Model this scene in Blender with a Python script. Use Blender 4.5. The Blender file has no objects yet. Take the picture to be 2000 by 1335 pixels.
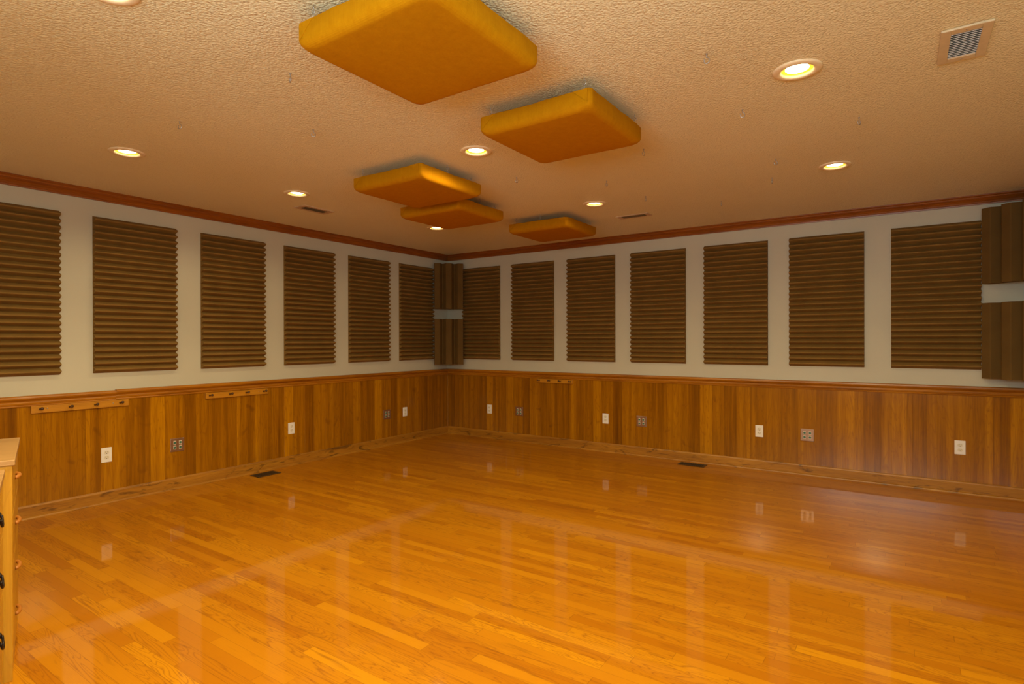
import bpy, bmesh, math, random
from mathutils import Vector, Matrix

random.seed(7)
scene = bpy.context.scene
COL = scene.collection
PI = math.pi

# ------------------------------------------------------------------ room measures (metres)
# left wall is the plane x = 0, right wall is the plane y = 0, they meet at the origin
XW, YB, H = 6.07, -6.75, 2.45
RAIL_T, RAIL_B, BASE_T, CROWN_B = 0.892, 0.812, 0.101, 2.376

# ------------------------------------------------------------------ node helpers
class NT:
    def __init__(self, name):
        self.m = bpy.data.materials.new(name)
        self.m.use_nodes = True
        self.t = self.m.node_tree
        self.t.nodes.clear()
        self.out = self.t.nodes.new('ShaderNodeOutputMaterial')
    def n(self, typ, **kw):
        nd = self.t.nodes.new(typ)
        ins = kw.pop('ins', {})
        for k, v in kw.items():
            setattr(nd, k, v)
        for k, v in ins.items():
            self.put(nd, k, v)
        return nd
    def put(self, nd, k, v):
        s = nd.inputs[k]
        if isinstance(v, bpy.types.NodeSocket):
            self.t.links.new(v, s)
        else:
            s.default_value = v
    def math(self, op, a, b=0.0, c=0.0, clamp=False):
        nd = self.n('ShaderNodeMath', operation=op, use_clamp=clamp)
        self.put(nd, 0, a); self.put(nd, 1, b); self.put(nd, 2, c)
        return nd.outputs[0]
    def xyz(self, x, y, z):
        nd = self.n('ShaderNodeCombineXYZ')
        self.put(nd, 0, x); self.put(nd, 1, y); self.put(nd, 2, z)
        return nd.outputs[0]
    def coords(self):
        tc = self.n('ShaderNodeTexCoord')
        sp = self.n('ShaderNodeSeparateXYZ', ins={0: tc.outputs['Object']})
        return tc.outputs['Object'], sp.outputs[0], sp.outputs[1], sp.outputs[2]
    def noise(self, vec, scale=5.0, detail=3.0, rough=0.55, dist=0.0):
        nd = self.n('ShaderNodeTexNoise', ins={'Vector': vec, 'Scale': scale, 'Detail': detail,
                                              'Roughness': rough, 'Distortion': dist})
        return nd.outputs['Fac']
    def rnd(self, vec):
        nd = self.n('ShaderNodeTexWhiteNoise', noise_dimensions='3D', ins={'Vector': vec})
        return nd.outputs['Value']
    def ramp(self, fac, stops, interp='LINEAR'):
        nd = self.n('ShaderNodeValToRGB', ins={0: fac})
        cr = nd.color_ramp
        cr.interpolation = interp
        while len(cr.elements) < len(stops):
            cr.elements.new(0.5)
        for e, (p, c) in zip(cr.elements, stops):
            e.position = p
            e.color = tuple(c) + (1.0,) if len(c) == 3 else c
        return nd.outputs[0]
    def mix(self, fac, a, b, blend='MIX'):
        nd = self.n('ShaderNodeMix', data_type='RGBA', blend_type=blend)
        self.put(nd, 0, fac)
        for i, v in ((6, a), (7, b)):
            if not isinstance(v, bpy.types.NodeSocket) and len(v) == 3:
                v = tuple(v) + (1.0,)
            self.put(nd, i, v)
        return nd.outputs[2]
    def bump(self, height, strength=0.3, dist=0.01):
        nd = self.n('ShaderNodeBump', ins={'Height': height, 'Strength': strength, 'Distance': dist})
        return nd.outputs[0]
    def bsdf(self, **ins):
        nd = self.n('ShaderNodeBsdfPrincipled')
        for k, v in ins.items():
            k = k.replace('_', ' ')
            if k == 'Base Color' and not isinstance(v, bpy.types.NodeSocket) and len(v) == 3:
                v = tuple(v) + (1.0,)
            self.put(nd, k, v)
        self.t.links.new(nd.outputs[0], self.out.inputs[0])
        return self.m

def plain(name, color, rough=0.5, metal=0.0, var=0.06, scale=40.0, bump=0.0, spec=0.5):
    """one colour with a faint mottling so that nothing is perfectly flat"""
    t = NT(name)
    v, x, y, z = t.coords()
    f = t.noise(v, scale, 3.0)
    lo = [c * (1 - var) for c in color]; hi = [min(1, c * (1 + var)) for c in color]
    c = t.ramp(f, [(0.3, lo), (0.7, hi)])
    kw = dict(Base_Color=c, Roughness=rough, Metallic=metal, Specular_IOR_Level=spec)
    if bump:
        kw['Normal'] = t.bump(f, bump, 0.004)
    return t.bsdf(**kw)

def wood(name, dark, mid, light, axis='X', freq=1.0, rough=0.35, ring=0.6, coat=0.0, blotch=0.0, seed=0.0):
    """grain running along one local axis, with cathedral figure"""
    t = NT(name)
    v, x, y, z = t.coords()
    a, b, c = {'X': (x, y, z), 'Y': (y, x, z), 'Z': (z, x, y)}[axis]
    m = t.math
    g = t.xyz(m('ADD', m('MULTIPLY', a, 1.1 * freq), seed), m('MULTIPLY', b, 13 * freq), m('MULTIPLY', c, 13 * freq))
    broad = t.noise(g, 1.0, 2.0, 0.5, 0.6)
    fine = t.noise(t.xyz(m('MULTIPLY', a, 6 * freq), m('MULTIPLY', b, 160 * freq), m('MULTIPLY', c, 160 * freq)), 1.0, 2.0)
    rings = m('ABSOLUTE', m('SINE', m('MULTIPLY', broad, 42.0)))
    line = m('MULTIPLY', m('POWER', m('SUBTRACT', 1.0, rings), 3.0), ring)
    fac = m('ADD', m('MULTIPLY', broad, 0.55), m('MULTIPLY', fine, 0.45))
    col = t.ramp(fac, [(0.28, dark), (0.5, mid), (0.72, light)])
    col = t.mix(line, col, dark)
    if blotch:
        k = t.noise(t.xyz(m('MULTIPLY', a, 4.0), m('MULTIPLY', b, 14.0), m('MULTIPLY', c, 14.0)), 1.0, 3.0, 0.6, 1.5)
        kk = m('MULTIPLY', m('SMOOTH_MIN', m('MAXIMUM', m('MULTIPLY', m('SUBTRACT', k, 0.56), 9.0), 0.0), 1.0, 0.1), blotch)
        col = t.mix(kk, col, [q * 0.35 for q in dark])
    return t.bsdf(Base_Color=col, Roughness=rough, Coat_Weight=coat, Coat_Roughness=0.12,
                  Normal=t.bump(fine, 0.05, 0.002))

# ------------------------------------------------------------------ materials
def mat_floor():
    t = NT('oak_strip_floor')
    v, x, y, z = t.coords()
    m = t.math
    W, L = 0.0572, 0.78
    r = m('DIVIDE', y, W)
    row = m('FLOOR', r)
    fr = m('SUBTRACT', r, row)
    rr = t.rnd(t.xyz(row, 3.7, 1.3))
    xs = m('ADD', m('DIVIDE', x, m('ADD', L * 0.65, m('MULTIPLY', rr, L * 0.8))), m('MULTIPLY', rr, 23.0))
    idx = m('FLOOR', xs)
    fx = m('SUBTRACT', xs, idx)
    pr = t.rnd(t.xyz(row, idx, 0.5))
    pr2 = t.rnd(t.xyz(idx, row, 8.5))
    off = m('MULTIPLY', pr, 60.0)
    g = t.xyz(m('ADD', m('MULTIPLY', x, 1.5), off), m('ADD', m('MULTIPLY', y, 15.0), off), m('MULTIPLY', pr2, 40.0))
    broad = t.noise(g, 1.0, 2.0, 0.5, 0.5)
    fine = t.noise(t.xyz(m('ADD', m('MULTIPLY', x, 7.0), off), m('MULTIPLY', y, 260.0), off), 1.0, 3.0, 0.6)
    s = m('ABSOLUTE', m('SINE', m('MULTIPLY', broad, 55.0)))
    line = m('POWER', m('SUBTRACT', 1.0, s), 2.5)
    show = m('MULTIPLY', m('GREATER_THAN', pr2, 0.35), m('MULTIPLY', line, 0.70))
    base = t.ramp(pr, [(0.0, (0.42, 0.146, 0.001)), (0.3, (0.49, 0.188, 0.002)), (0.8, (0.53, 0.215, 0.003)), (1.0, (0.595, 0.255, 0.003))])
    col = t.mix(m('MULTIPLY', m('ABSOLUTE', m('SUBTRACT', fine, 0.5)), 0.9), base, (0.36, 0.12, 0.006))
    col = t.mix(show, col, (0.26, 0.078, 0.004))
    blot = t.noise(t.xyz(m('ADD', m('MULTIPLY', x, 3.0), off), m('MULTIPLY', y, 30.0), off), 1.0, 2.0, 0.5, 0.8)
    bl = m('MULTIPLY', m('MULTIPLY', m('SUBTRACT', blot, 0.60), 5.0, clamp=True), 0.7)
    col = t.mix(bl, col, (0.24, 0.08, 0.004))
    e1 = m('MINIMUM', fr, m('SUBTRACT', 1.0, fr))
    gap = m('LESS_THAN', e1, 0.012)
    e2 = m('MULTIPLY', m('MINIMUM', fx, m('SUBTRACT', 1.0, fx)), L)
    gap = m('MAXIMUM', gap, m('LESS_THAN', e2, 0.0009))
    col = t.mix(m('MULTIPLY', gap, 0.55), col, (0.16, 0.055, 0.004))
    wav = t.noise(t.xyz(m('MULTIPLY', x, 6.0), m('MULTIPLY', y, 17.0), 0.0), 1.0, 1.0)
    h = m('ADD', m('MULTIPLY', wav, 0.5), m('MULTIPLY', m('SUBTRACT', 1.0, gap), 0.12))
    return t.bsdf(Base_Color=col, Roughness=0.40, Specular_IOR_Level=0.12, Coat_Weight=0.6, Coat_Roughness=0.055, Coat_IOR=1.5,
                  Coat_Normal=t.bump(wav, 0.04, 0.003), Normal=t.bump(h, 0.06, 0.003))

def mat_wainscot():
    t = NT('veneer_plank_panelling')
    v, x, y, z = t.coords()
    m = t.math
    at = t.n('ShaderNodeAttribute', attribute_name='tone')
    tone = at.outputs['Fac']
    s = m('ADD', x, y)
    off = m('MULTIPLY', tone, 57.0)
    g = t.xyz(m('MULTIPLY', s, 11.0), off, m('ADD', m('MULTIPLY', z, 1.3), off))
    broad = t.noise(g, 1.0, 2.0, 0.5, 0.7)
    streak = t.noise(t.xyz(m('MULTIPLY', s, 21.0), m('MULTIPLY', off, 0.12), m('MULTIPLY', z, 0.6)), 1.0, 3.0, 0.6)
    fine = t.noise(t.xyz(m('MULTIPLY', s, 170.0), off, m('MULTIPLY', z, 5.0)), 1.0, 3.0, 0.6)
    s2 = m('ABSOLUTE', m('SINE', m('MULTIPLY', broad, 38.0)))
    line = m('MULTIPLY', m('POWER', m('SUBTRACT', 1.0, s2), 3.0), 0.42)
    f = m('ADD', m('ADD', m('MULTIPLY', tone, 0.42), -0.03), m('MULTIPLY', streak, 0.72))
    f = m('ADD', f, m('MULTIPLY', m('SUBTRACT', fine, 0.5), 0.42))
    col = t.ramp(f, [(0.18, (0.130, 0.044, 0.001)), (0.42, (0.25, 0.094, 0.001)), (0.64, (0.385, 0.158, 0.002)), (0.90, (0.58, 0.262, 0.003))])
    col = t.mix(line, col, (0.19, 0.062, 0.004))
    kn = t.noise(t.xyz(m('MULTIPLY', s, 7.0), 2.0, m('MULTIPLY', z, 5.0)), 1.0, 2.0, 0.5, 1.0)
    col = t.mix(m('MULTIPLY', m('MULTIPLY', m('SUBTRACT', kn, 0.66), 8.0, clamp=True), 0.6), col, (0.14, 0.043, 0.003))
    return t.bsdf(Base_Color=col, Roughness=0.17, Specular_IOR_Level=0.62, Normal=t.bump(fine, 0.02, 0.001))

def mat_ceiling():
    t = NT('popcorn_ceiling')
    v, x, y, z = t.coords()
    m = t.math
    vo = t.n('ShaderNodeTexVoronoi', feature='SMOOTH_F1', ins={'Vector': v, 'Scale': 95.0, 'Smoothness': 0.35, 'Randomness': 1.0})
    a = m('SUBTRACT', 1.0, m('MULTIPLY', vo.outputs['Distance'], 1.3))
    b = t.noise(v, 210.0, 4.0, 0.7)
    c = t.noise(v, 30.0, 2.0)
    h = m('ADD', m('MULTIPLY', a, 0.7), m('ADD', m('MULTIPLY', b, 0.6), m('MULTIPLY', c, 0.3)))
    big = t.noise(v, 1.2, 2.0)
    col = t.ramp(big, [(0.3, (0.89, 0.80, 0.50)), (0.7, (0.92, 0.84, 0.54))])
    return t.bsdf(Base_Color=col, Roughness=0.42, Specular_IOR_Level=0.5, Normal=t.bump(h, 0.95, 0.0085))

def mat_wall():
    t = NT('cream_painted_wall')
    v, x, y, z = t.coords()
    n1 = t.noise(v, 90.0, 3.0)
    n2 = t.noise(v, 1.5, 2.0)
    col = t.ramp(n2, [(0.3, (0.53, 0.53, 0.425)), (0.7, (0.57, 0.57, 0.46))])
    return t.bsdf(Base_Color=col, Roughness=0.55, Specular_IOR_Level=0.3, Normal=t.bump(n1, 0.08, 0.002))

def mat_foam(name='brown_acoustic_foam', k=0.88):
    t = NT(name)
    v, x, y, z = t.coords()
    n1 = t.noise(v, 420.0, 2.0, 0.7)
    n2 = t.noise(v, 6.0, 2.0)
    c = t.ramp(n2, [(0.3, (0.27 * k, 0.160 * k, 0.040 * k)), (0.7, (0.32 * k, 0.192 * k, 0.048 * k))])
    c = t.mix(t.math('MULTIPLY', n1, 0.35), c, (0.11, 0.062, 0.022))
    return t.bsdf(Base_Color=c, Roughness=0.85, Specular_IOR_Level=0.15, 
                  Normal=t.bump(n1, 0.25, 0.002))

def mat_burlap():
    t = NT('mustard_burlap')
    v, x, y, z = t.coords()
    m = t.math
    wx = m('SINE', m('MULTIPLY', x, 1500.0)); wy = m('SINE', m('MULTIPLY', y, 1500.0)); wz = m('SINE', m('MULTIPLY', z, 1500.0))
    w = m('ADD', m('MULTIPLY', wx, wy), wz)
    n = t.noise(v, 30.0, 4.0, 0.6)
    st = t.noise(t.xyz(m('MULTIPLY', x, 120.0), m('MULTIPLY', y, 120.0), m('MULTIPLY', z, 8.0)), 1.0, 2.0)
    f = m('ADD', m('MULTIPLY', n, 0.6), m('MULTIPLY', st, 0.4))
    col = t.ramp(f, [(0.3, (0.385, 0.158, 0.001)), (0.7, (0.45, 0.202, 0.002))])
    return t.bsdf(Base_Color=col, Roughness=0.85, Specular_IOR_Level=0.05,
                  Normal=t.bump(m('ADD', w, m('MULTIPLY', n, 2.0)), 0.15, 0.001))

def mat_emit(name, color, strength):
    t = NT(name)
    e = t.n('ShaderNodeEmission', ins={'Color': tuple(color) + (1.0,), 'Strength': strength})
    t.t.links.new(e.outputs[0], t.out.inputs[0])
    return t.m

def mat_pane():
    t = NT('window_glass')
    fr = t.n('ShaderNodeFresnel', ins={'IOR': 1.45})
    tr = t.n('ShaderNodeBsdfTransparent', ins={'Color': (0.96, 0.98, 1.0, 1.0)})
    gl = t.n('ShaderNodeBsdfGlossy', ins={'Roughness': 0.02})
    mx = t.n('ShaderNodeMixShader')
    t.t.links.new(fr.outputs[0], mx.inputs[0])
    t.t.links.new(tr.outputs[0], mx.inputs[1])
    t.t.links.new(gl.outputs[0], mx.inputs[2])
    t.t.links.new(mx.outputs[0], t.out.inputs[0])
    return t.m

M = dict(
    floor=mat_floor(), wain=mat_wainscot(), ceil=mat_ceiling(), wall=mat_wall(), foam=mat_foam(), burlap=mat_burlap(),
    rail_y=wood('stained_rail_wood_along_y', (0.17, 0.052, 0.002), (0.36, 0.132, 0.005), (0.50, 0.205, 0.008), 'Y', 1.6, 0.30, 0.25, 0.08),
    rail_x=wood('stained_rail_wood_along_x', (0.17, 0.052, 0.002), (0.36, 0.132, 0.005), (0.50, 0.205, 0.008), 'X', 1.6, 0.30, 0.25, 0.08),
    crown_y=wood('dark_crown_wood_along_y', (0.15, 0.038, 0.004), (0.26, 0.072, 0.006), (0.36, 0.110, 0.008), 'Y', 1.6, 0.32, 0.3),
    crown_x=wood('dark_crown_wood_along_x', (0.15, 0.038, 0.004), (0.26, 0.072, 0.006), (0.36, 0.110, 0.008), 'X', 1.6, 0.32, 0.3),
    base_y=wood('knotty_base_wood_along_y', (0.22, 0.082, 0.006), (0.38, 0.165, 0.012), (0.50, 0.240, 0.022), 'Y', 1.2, 0.42, 0.25, 0.0, 0.7),
    base_x=wood('knotty_base_wood_along_x', (0.22, 0.082, 0.006), (0.38, 0.165, 0.012), (0.50, 0.240, 0.022), 'X', 1.2, 0.42, 0.25, 0.0, 0.7, 3.3),
    peg_board_y=wood('oak_peg_rail_along_y', (0.34, 0.140, 0.008), (0.50, 0.220, 0.012), (0.58, 0.280, 0.020), 'Y', 1.8, 0.35, 0.3),
    peg_board_x=wood('oak_peg_rail_along_x', (0.34, 0.140, 0.008), (0.50, 0.220, 0.012), (0.58, 0.280, 0.020), 'X', 1.8, 0.35, 0.3),
    peg=plain('dark_walnut_peg', (0.075, 0.036, 0.014), 0.4),
    oak=wood('honey_oak', (0.38, 0.180, 0.010), (0.54, 0.285, 0.016), (0.62, 0.35, 0.026), 'X', 1.0, 0.36, 0.30, 0.15),
    oak_v=wood('honey_oak_upright', (0.38, 0.170, 0.009), (0.52, 0.265, 0.014), (0.60, 0.33, 0.022), 'Z', 1.0, 0.36, 0.30, 0.15),
    oak_top=wood('weathered_oak_top', (0.29, 0.160, 0.050), (0.40, 0.230, 0.080), (0.47, 0.29, 0.11), 'Y', 1.3, 0.4, 0.45),
    pull=plain('turned_oak_pull', (0.42, 0.155, 0.02), 0.4),
    iron=plain('black_iron', (0.022, 0.016, 0.014), 0.42, 0.7),
    white=plain('white_plastic', (0.83, 0.83, 0.80), 0.32, var=0.02),
    cream=plain('cream_receptacle', (0.74, 0.71, 0.58), 0.35, var=0.02),
    slot=plain('dark_slot', (0.02, 0.018, 0.015), 0.6),
    steel=plain('brushed_steel_plate', (0.42, 0.30, 0.22), 0.32, 0.85, 0.05, 200.0),
    zinc=plain('zinc_wire', (0.50, 0.50, 0.49), 0.32, 0.9),
    jack_white=plain('jack_shell_white', (0.62, 0.55, 0.46), 0.4),
    jack_green=plain('jack_insert_green', (0.05, 0.17, 0.11), 0.35),
    trimring=plain('lamp_trim_enamel', (0.82, 0.70, 0.47), 0.45),
    gold=plain('gold_reflector', (0.90, 0.52, 0.08), 0.5, 0.6),
    vent=plain('vent_enamel', (0.62, 0.52, 0.33), 0.42),
    slat=plain('vent_slat_enamel', (0.80, 0.78, 0.74), 0.35),
    hole=plain('duct_darkness', (0.03, 0.026, 0.022), 0.8),
    tanvent=plain('register_enamel', (0.60, 0.45, 0.29), 0.4),
    bronze=plain('bronze_register', (0.085, 0.055, 0.025), 0.42, 0.4),
    louver=plain('register_louver', (0.26, 0.175, 0.085), 0.45),
    foam_block_shaded=mat_foam('shaded_acoustic_foam', 0.46),  # same foam as the panels, colour darkened to imitate corner shade
    frame=plain('white_window_paint', (0.80, 0.79, 0.75), 0.35),
    pane=mat_pane(),
    bulb=mat_emit('lamp_bulb_glow', (1.0, 0.82, 0.50), 9.0),
    lens=mat_emit('lamp_lens_glow', (1.0, 0.50, 0.03), 1.5),
)

# ------------------------------------------------------------------ mesh helpers
def bx(bm, x0, x1, y0, y1, z0, z1, mat=None):
    vs = [bm.verts.new(p) for p in ((x0, y0, z0), (x1, y0, z0), (x1, y1, z0), (x0, y1, z0),
                                    (x0, y0, z1), (x1, y0, z1), (x1, y1, z1), (x0, y1, z1))]
    if mat is not None:
        for v in vs:
            v.co = mat @ v.co
    for f in ((0, 3, 2, 1), (4, 5, 6, 7), (0, 1, 5, 4), (1, 2, 6, 5), (2, 3, 7, 6), (3, 0, 4, 7)):
        bm.faces.new([vs[i] for i in f])

def extrude_profile(bm, prof, fn, a, b, closed=True):
    """prof: list of 2-D points; fn(p, s) -> 3-D point at station s; swept from a to b with caps"""
    r0 = [bm.verts.new(fn(p, a)) for p in prof]
    r1 = [bm.verts.new(fn(p, b)) for p in prof]
    n = len(prof)
    for i in range(n if closed else n - 1):
        j = (i + 1) % n
        bm.faces.new((r0[i], r0[j], r1[j], r1[i]))
    if closed:
        bm.faces.new(r0[::-1]); bm.faces.new(r1)

def lathe(bm, prof, center, axis='Z', seg=24, cap=True):
    """prof: (radius, height along axis)"""
    def P(r, h, a):
        u, v = r * math.cos(a), r * math.sin(a)
        if axis == 'Z': p = (u, v, h)
        elif axis == 'X': p = (h, u, v)
        else: p = (v, h, u)
        return (center[0] + p[0], center[1] + p[1], center[2] + p[2])
    rings = []
    for r, h in prof:
        if r < 1e-6:
            rings.append([bm.verts.new(P(0, h, 0))])
        else:
            rings.append([bm.verts.new(P(r, h, 2 * PI * k / seg)) for k in range(seg)])
    for A, B in zip(rings, rings[1:]):
        for k in range(seg):
            j = (k + 1) % seg
            if len(A) == 1 and len(B) == 1: continue
            if len(A) == 1: bm.faces.new((A[0], B[j], B[k]))
            elif len(B) == 1: bm.faces.new((A[k], A[j], B[0]))
            else: bm.faces.new((A[k], A[j], B[j], B[k]))
    if cap:
        for R in (rings[0], rings[-1]):
            if len(R) > 1:
                bm.faces.new(R)

def tube(bm, pts, r, seg=8):
    pts = [Vector(p) for p in pts]
    rings = []
    prev = None
    for i, p in enumerate(pts):
        d = (pts[min(i + 1, len(pts) - 1)] - pts[max(i - 1, 0)]).normalized()
        if prev is None:
            u = d.orthogonal().normalized()
        else:
            u = (prev - d * prev.dot(d)).normalized()
        prev = u
        w = d.cross(u)
        rings.append([bm.verts.new(p + u * (r * math.cos(2 * PI * k / seg)) + w * (r * math.sin(2 * PI * k / seg))) for k in range(seg)])
    for A, B in zip(rings, rings[1:]):
        for k in range(seg):
            j = (k + 1) % seg
            bm.faces.new((A[k], A[j], B[j], B[k]))
    bm.faces.new(rings[0][::-1]); bm.faces.new(rings[-1])

def obj(name, bm, mat, parent=None, smooth=False, bevel=0.0, seg=2):
    bmesh.ops.recalc_face_normals(bm, faces=bm.faces[:])
    me = bpy.data.meshes.new(name)
    bm.to_mesh(me); bm.free()
    for m_ in (mat if isinstance(mat, (list, tuple)) else [mat]):
        me.materials.append(m_)
    if smooth:
        for p in me.polygons: p.use_smooth = True
    o = bpy.data.objects.new(name, me)
    COL.objects.link(o)
    if parent is not None:
        o.parent = parent
    if bevel:
        b = o.modifiers.new('bevel', 'BEVEL')
        b.width = bevel; b.segments = seg; b.limit_method = 'ANGLE'; b.angle_limit = math.radians(35)
    return o

def tag(o, label, cat, group=None, kind=None):
    o['label'] = label
    o['category'] = cat
    if group: o['group'] = group
    if kind: o['kind'] = kind
    return o

def thing(name, label, cat, loc=(0, 0, 0), rotz=0.0, group=None):
    o = bpy.data.objects.new(name, None)
    o.empty_display_size = 0.1
    COL.objects.link(o)
    o.location = loc; o.rotation_euler = (0, 0, rotz)
    return tag(o, label, cat, group)

def dup(root, loc, rotz, label):
    r = root.copy(); COL.objects.link(r)
    r.location = loc; r.rotation_euler = (0, 0, rotz); r['label'] = label
    for ch in list(root.children):
        c = ch.copy(); COL.objects.link(c); c.parent = r
        for g in list(ch.children):
            d = g.copy(); COL.objects.link(d); d.parent = c
    return r

# ------------------------------------------------------------------ ceiling lamps positions
LAMPS = [
    (1.22, -4.437, 'recessed ceiling light above the left wall, leftmost in view'),
    (1.22, -3.232, 'recessed ceiling light beside the small vent near the left wall'),
    (1.20, -1.560, 'recessed ceiling light seen just below the half-hidden hanging panel'),
    (3.017, -3.220, 'recessed ceiling light between the hanging panels, centre of the ceiling'),
    (3.018, -1.570, 'recessed ceiling light right of the farthest hanging panel'),
    (4.822, -1.612, 'recessed ceiling light far right, above the right wall'),
    (4.817, -3.260, 'largest recessed ceiling light, nearest the square return vent'),
    (3.010, -5.205, 'recessed ceiling light cut off by the top edge, left of the largest panel'),
    (4.82, -5.35, 'recessed ceiling light behind the viewpoint, toward the rear window'),
]

# ------------------------------------------------------------------ room shell
bm = bmesh.new(); bx(bm, -0.15, XW + 0.15, YB - 0.15, 0.15, -0.12, 0.0)
tag(obj('floor', bm, M['floor']), 'glossy orange oak strip floor', 'floor', kind='structure')

def make_ceiling():
    bm = bmesh.new()
    r, half = 0.0775, 0.13
    xs = sorted({-0.15, XW + 0.15} | {x + s * half for x, y, l in LAMPS for s in (-1, 1)})
    ys = sorted({YB - 0.15, 0.15} | {y + s * half for x, y, l in LAMPS for s in (-1, 1)})
    cells = []
    cache = {}
    def V(x, y):
        k = (round(x, 5), round(y, 5))
        if k not in cache: cache[k] = bm.verts.new((x, y, H))
        return cache[k]
    # lamp openings: a square frame with a round hole
    boxes = []
    for x, y, l in LAMPS:
        boxes.append((x - half, x + half, y - half, y + half))
        seg = 32
        inner = [bm.verts.new((x + r * math.cos(2 * PI * k / seg), y + r * math.sin(2 * PI * k / seg), H)) for k in range(seg)]
        up = [bm.verts.new((v.co.x, v.co.y, H + 0.02)) for v in inner]
        outer = []
        for k in range(seg):
            a = 2 * PI * k / seg
            c, s = math.cos(a), math.sin(a)
            q = half / max(abs(c), abs(s))
            outer.append(bm.verts.new((x + q * c, y + q * s, H)))
        for k in range(seg):
            j = (k + 1) % seg
            bm.faces.new((inner[k], inner[j], outer[j], outer[k]))
            bm.faces.new((inner[j], inner[k], up[k], up[j]))
    for i in range(len(xs) - 1):
        for j in range(len(ys) - 1):
            cx, cy = (xs[i] + xs[i + 1]) / 2, (ys[j] + ys[j + 1]) / 2
            if any(a < cx < b and c < cy < d for a, b, c, d in boxes): continue
            bm.faces.new((V(xs[i], ys[j]), V(xs[i], ys[j + 1]), V(xs[i + 1], ys[j + 1]), V(xs[i + 1], ys[j])))
    # a slab above keeps the ceiling solid
    bx(bm, -0.15, XW + 0.15, YB - 0.15, 0.15, H + 0.13, H + 0.20)
    for a in ((-0.15, -0.14, YB - 0.15, 0.15), (XW + 0.14, XW + 0.15, YB - 0.15, 0.15),
              (-0.15, XW + 0.15, YB - 0.15, YB - 0.14), (-0.15, XW + 0.15, 0.14, 0.15)):
        bx(bm, a[0], a[1], a[2], a[3], H, H + 0.13)
    me_o = obj('ceiling', bm, M['ceil'])
    return tag(me_o, 'textured popcorn ceiling lit warm tan', 'ceiling', kind='structure')
make_ceiling()

def wall(name, label, boxes):
    bm = bmesh.new()
    for b in boxes: bx(bm, *b)
    return tag(obj(name, bm, M['wall']), label, 'wall', kind='structure')
wall('wall_left', 'cream wall above the panelling on the left', [(-0.12, 0, YB - 0.12, 0.12, 0, H + 0.06)])
wall('wall_right', 'cream wall above the panelling on the right', [(0, XW, 0, 0.12, 0, H + 0.06)])
SY0, SY1, SZ0, SZ1 = -6.45, -4.80, 1.02, 2.15  # opening for the added side window
wall('wall_side', 'cream wall turning off at the right edge',
     [(XW, XW + 0.12, YB - 0.12, SY0, 0, H + 0.06), (XW, XW + 0.12, SY1, 0.12, 0, H + 0.06),
      (XW, XW + 0.12, SY0, SY1, 0, SZ0), (XW, XW + 0.12, SY0, SY1, SZ1, H + 0.06)])
WX0, WX1, WZ0, WZ1 = 3.75, 5.88, 1.15, 2.28
wall('wall_rear', 'cream wall with the window behind the viewpoint',
     [(0, WX0, YB - 0.12, YB, 0, H + 0.06), (WX1, XW, YB - 0.12, YB, 0, H + 0.06),
      (WX0, WX1, YB - 0.12, YB, 0, WZ0), (WX0, WX1, YB - 0.12, YB, WZ1, H + 0.06)])

# windows: frame, sash with one mullion, pane; local x along the wall, y into the room
def window(name, label, loc, rotz, hw, hh):
    win = thing(name, label, 'window', loc, rotz)
    win['kind'] = 'structure'
    bm = bmesh.new()
    for a in ((-hw - 0.07, -hw, -0.07, hh + 0.07), (hw, hw + 0.07, -0.07, hh + 0.07), (-hw, hw, hh, hh + 0.07), (-hw, hw, -0.07, 0.0)):
        bx(bm, a[0], a[1], 0.001, 0.022, a[2], a[3])
    obj('window_frame', bm, M['frame'], win, bevel=0.003)
    bm = bmesh.new()
    bx(bm, -hw, -hw + 0.04, -0.08, -0.04, 0, hh); bx(bm, hw - 0.04, hw, -0.08, -0.04, 0, hh)
    bx(bm, -hw + 0.04, hw - 0.04, -0.08, -0.04, 0, 0.04); bx(bm, -hw + 0.04, hw - 0.04, -0.08, -0.04, hh - 0.04, hh)
    bx(bm, -0.02, 0.02, -0.08, -0.04, 0.04, hh - 0.04)
    obj('window_sash', bm, M['frame'], win)
    bm = bmesh.new(); bx(bm, -hw + 0.03, hw - 0.03, -0.062, -0.058, 0.03, hh - 0.03)
    obj('window_pane', bm, M['pane'], win)
window('window_1', 'white framed daylight window in the rear wall', ((WX0 + WX1) / 2, YB, WZ0), 0.0, (WX1 - WX0) / 2, WZ1 - WZ0)
window('added_window_2', 'added unseen window in the side wall, brightening the left wall', (XW, (SY0 + SY1) / 2, SZ0), PI / 2, (SY1 - SY0) / 2, SZ1 - SZ0)  # unseen side window, added to throw daylight on the left wall

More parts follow.
